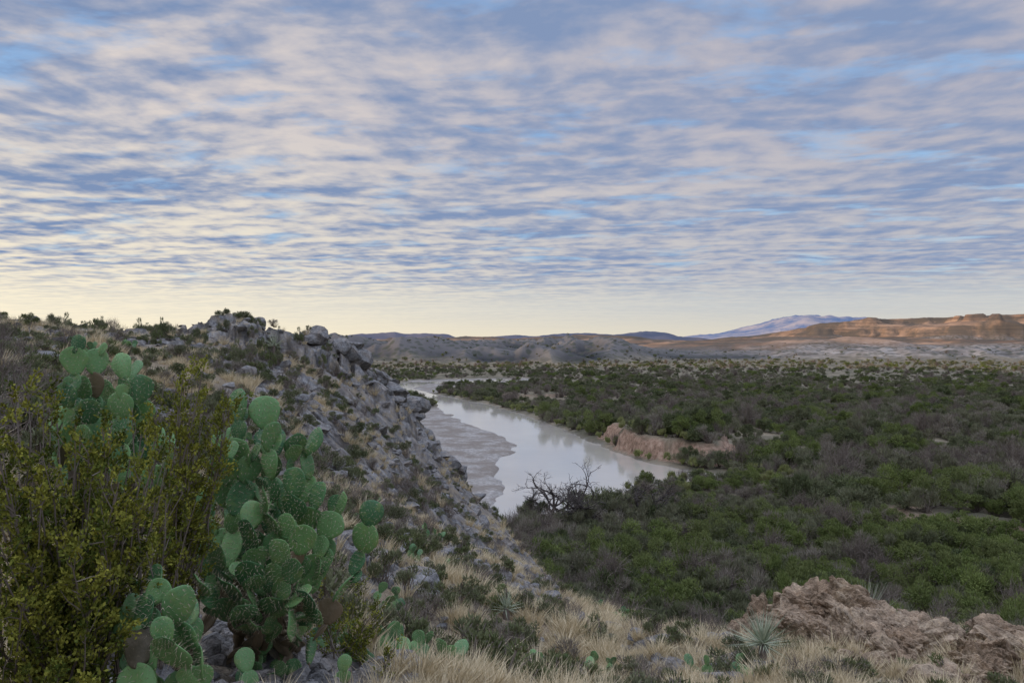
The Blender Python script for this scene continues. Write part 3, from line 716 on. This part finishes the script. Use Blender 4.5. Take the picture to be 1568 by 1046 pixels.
# ------------------------------------------------------------------ yuccas
yl=foliage_mat('yucca_leaf',(.24,.29,.19),(.50,.52,.37),(.40,.43,.31))
def yucca(px,d,seed,h,n=90):
    r=np.random.default_rng(seed);A=Acc();x=(px-784)/1132*d;z=float(H(x,d)[0])
    el=r.uniform(-.25,1.5,n);a=r.uniform(0,6.28,n);D=np.stack([np.cos(a)*np.cos(el),np.sin(a)*np.cos(el),np.sin(el)],1)
    P=np.tile([x,d,z+h*.35],(n,1))+D*.03+r.normal(size=(n,3))*.015
    V,Fc=blades(P,D,h*r.uniform(.6,1.,n)*.75,np.full(n,.018),r);A.add(V,Fc,0,r.uniform(0,1,n))
    V,Fc=tube([(x,d,z-.05),(x,d,z+h*.2),(x,d,z+h*.38)],[.05,.06,.04],7);A.add(V,Fc,1)
    A.obj('yucca_plant',[yl,tw])
yucca(1168,9.6,1,.72,120);yucca(1325,14.5,2,1.3,150);yucca(1395,11.6,3,.4,60);yucca(420,37,4,1.3,80);yucca(775,12,6,.5,60)

# ------------------------------------------------------------------ dead trees
dw_=twig_mat('dead_wood',(.06,.05,.045),(.15,.13,.115))
def dead_tree(x,y,h,spread,seed,depth=6):
    r=np.random.default_rng(seed);A=Acc()
    def br(p,d,l,rad,k):
        pts=[p];q=p;dd=d
        for i in range(3):
            dd=unit(dd+r.normal(size=3)*.22);q=q+dd*l/3;pts.append(q)
        V,Fc=tube(pts,np.linspace(rad,rad*.62,4),5 if k<3 else 3);A.add(V,Fc,0)
        if k>=depth: return
        for i in range(3 if k<3 else 2+int(r.random()<.4)):
            nd=unit(dd+r.normal(size=3)*np.array([spread,spread,.55])+np.array([0,0,.12]))
            j=1+int(r.integers(0,3));br(pts[j] if i else q,nd,l*r.uniform(.6,.85),rad*.62,k+1)
    z=float(H(x,y)[0])
    for i in range(3):
        br(np.array([x+r.normal()*.3,y+r.normal()*.3,z-.3]),unit(np.array([r.normal()*.9,r.normal()*.5,1.])),h*.34,h*.034,0)
    A.obj('dead_mesquite_tree',[dw_])
dead_tree(8.,118,12.5,1.1,3);dead_tree(13.5,117,10.5,1.,9,5);dead_tree(21,122,9.5,.9,5,5)

# ------------------------------------------------------------------ sun, sky, camera
SAZ=math.radians(-100);SEL=math.radians(6)
sd=Vector((math.sin(SAZ)*math.cos(SEL),math.cos(SAZ)*math.cos(SEL),math.sin(SEL)))
sun=bpy.data.lights.new('sun','SUN');sun.energy=3.2;sun.angle=math.radians(.53);sun.color=(1,.72,.46)
so=bpy.data.objects.new('sun',sun);so.rotation_euler=sd.to_track_quat('Z','Y').to_euler();so.location=(-50,-50,80);scene.collection.objects.link(so)

w=bpy.data.worlds.new('World');scene.world=w;w.use_nodes=True;s=NT(w.node_tree)
g=s.n('ShaderNodeTexCoord').outputs['Generated'];sp=s.n('ShaderNodeSeparateXYZ');s.nt.links.new(g,sp.inputs[0])
X,Y,Z=sp.outputs
zc=s.math('MAXIMUM',Z,0.0);den=s.math('ADD',zc,.05)
cx=s.math('DIVIDE',X,den);cy=s.math('DIVIDE',Y,den)
def comb(x,y,z=0.):
    c=s.n('ShaderNodeCombineXYZ');s.put(c.inputs[0],x);s.put(c.inputs[1],y);s.put(c.inputs[2],z);return c.outputs[0]
rx=s.math('ADD',s.math('MULTIPLY',cx,.98),s.math('MULTIPLY',cy,-.17));ry=s.math('ADD',s.math('MULTIPLY',cy,.98),s.math('MULTIPLY',cx,.17))
wx=s.noise(comb(rx,ry),.9,2);ryw=s.math('ADD',ry,s.math('MULTIPLY',wx,.45))
rows=s.noise(comb(s.math('MULTIPLY',rx,1.0),s.math('MULTIPLY',ryw,3.8)),1.,2,.5,0.)
puffs=s.noise(comb(s.math('MULTIPLY',rx,5.4),s.math('MULTIPLY',ryw,5.8),3.),1.,5,.52,0.)
big=s.noise(comb(s.math('MULTIPLY',rx,.55),s.math('MULTIPLY',ry,.9),7.),1.,3,.55)
cl=s.math('ADD',s.math('MULTIPLY',rows,.42),s.math('MULTIPLY',puffs,.58))
cl=s.math('ADD',cl,s.math('MULTIPLY',s.math('SUBTRACT',big,.5),.32))
nish=s.n('ShaderNodeTexSky',sky_type='NISHITA');nish.sun_disc=False;nish.sun_elevation=SEL;nish.sun_rotation=SAZ
nsk=s.mix(1.,nish.outputs[0],(.10,.10,.10),'MULTIPLY')
blue=s.mix(1.,nsk,(.15,.29,.55),'ADD')
west=s.mrange(X,.45,-.75)
shade=s.mix(west,(.235,.315,.495),(.205,.29,.475));lit=s.mix(west,(.50,.48,.535),(.74,.67,.63))
c=s.ramp(cl,[(.375,0.),(.465,.25),(.55,.66),(.65,1.)])
cloud=s.mix(c,shade,lit)
gap=s.ramp(s.noise(comb(s.math('MULTIPLY',rx,1.8),s.math('MULTIPLY',ryw,3.1),12.),1.,5,.6,0.),[(.54,0.),(.67,.85)])
gap=s.math('MULTIPLY',gap,s.math('SUBTRACT',1.,s.math('MULTIPLY',c,.45)))
col=s.mix(gap,cloud,blue)
veil=s.mix(west,(.62,.63,.61),(1.0,.90,.68))
lowb=s.mix(west,(.72,.67,.56),(1.05,.92,.66))
up=s.mrange(Z,.30,.08)
streak=s.math('MULTIPLY',c,.9)
col=s.mix(s.math('MULTIPLY',s.math('MULTIPLY',up,streak),s.math('ADD',.45,s.math('MULTIPLY',west,.55))),col,veil)
hz=s.mrange(Z,.10,.045)
col=s.mix(s.math('MULTIPLY',hz,.82),col,veil)
col=s.mix(s.mrange(Z,.05,.0),col,lowb)
gain=s.mrange(Z,.42,.8,1.,3.3)
gn=s.n('ShaderNodeVectorMath',operation='SCALE');s.put(gn.inputs[0],col);s.put(gn.inputs['Scale'],gain)
bg=s.n('ShaderNodeBackground');s.put(bg.inputs[0],gn.outputs[0]);bg.inputs[1].default_value=1.
o=s.n('ShaderNodeOutputWorld');s.nt.links.new(bg.outputs[0],o.inputs[0])

cam=bpy.data.cameras.new('camera');cam.lens=26;cam.sensor_width=36;cam.clip_start=.05;cam.clip_end=90000
co=bpy.data.objects.new('camera',cam);co.location=(0,0,CAMZ);co.rotation_euler=(math.radians(90.1),0,0);scene.collection.objects.link(co);scene.camera=co
scene.view_settings.view_transform='Standard';scene.view_settings.look='None';scene.view_settings.exposure=0
print('done',time.time()-T0)
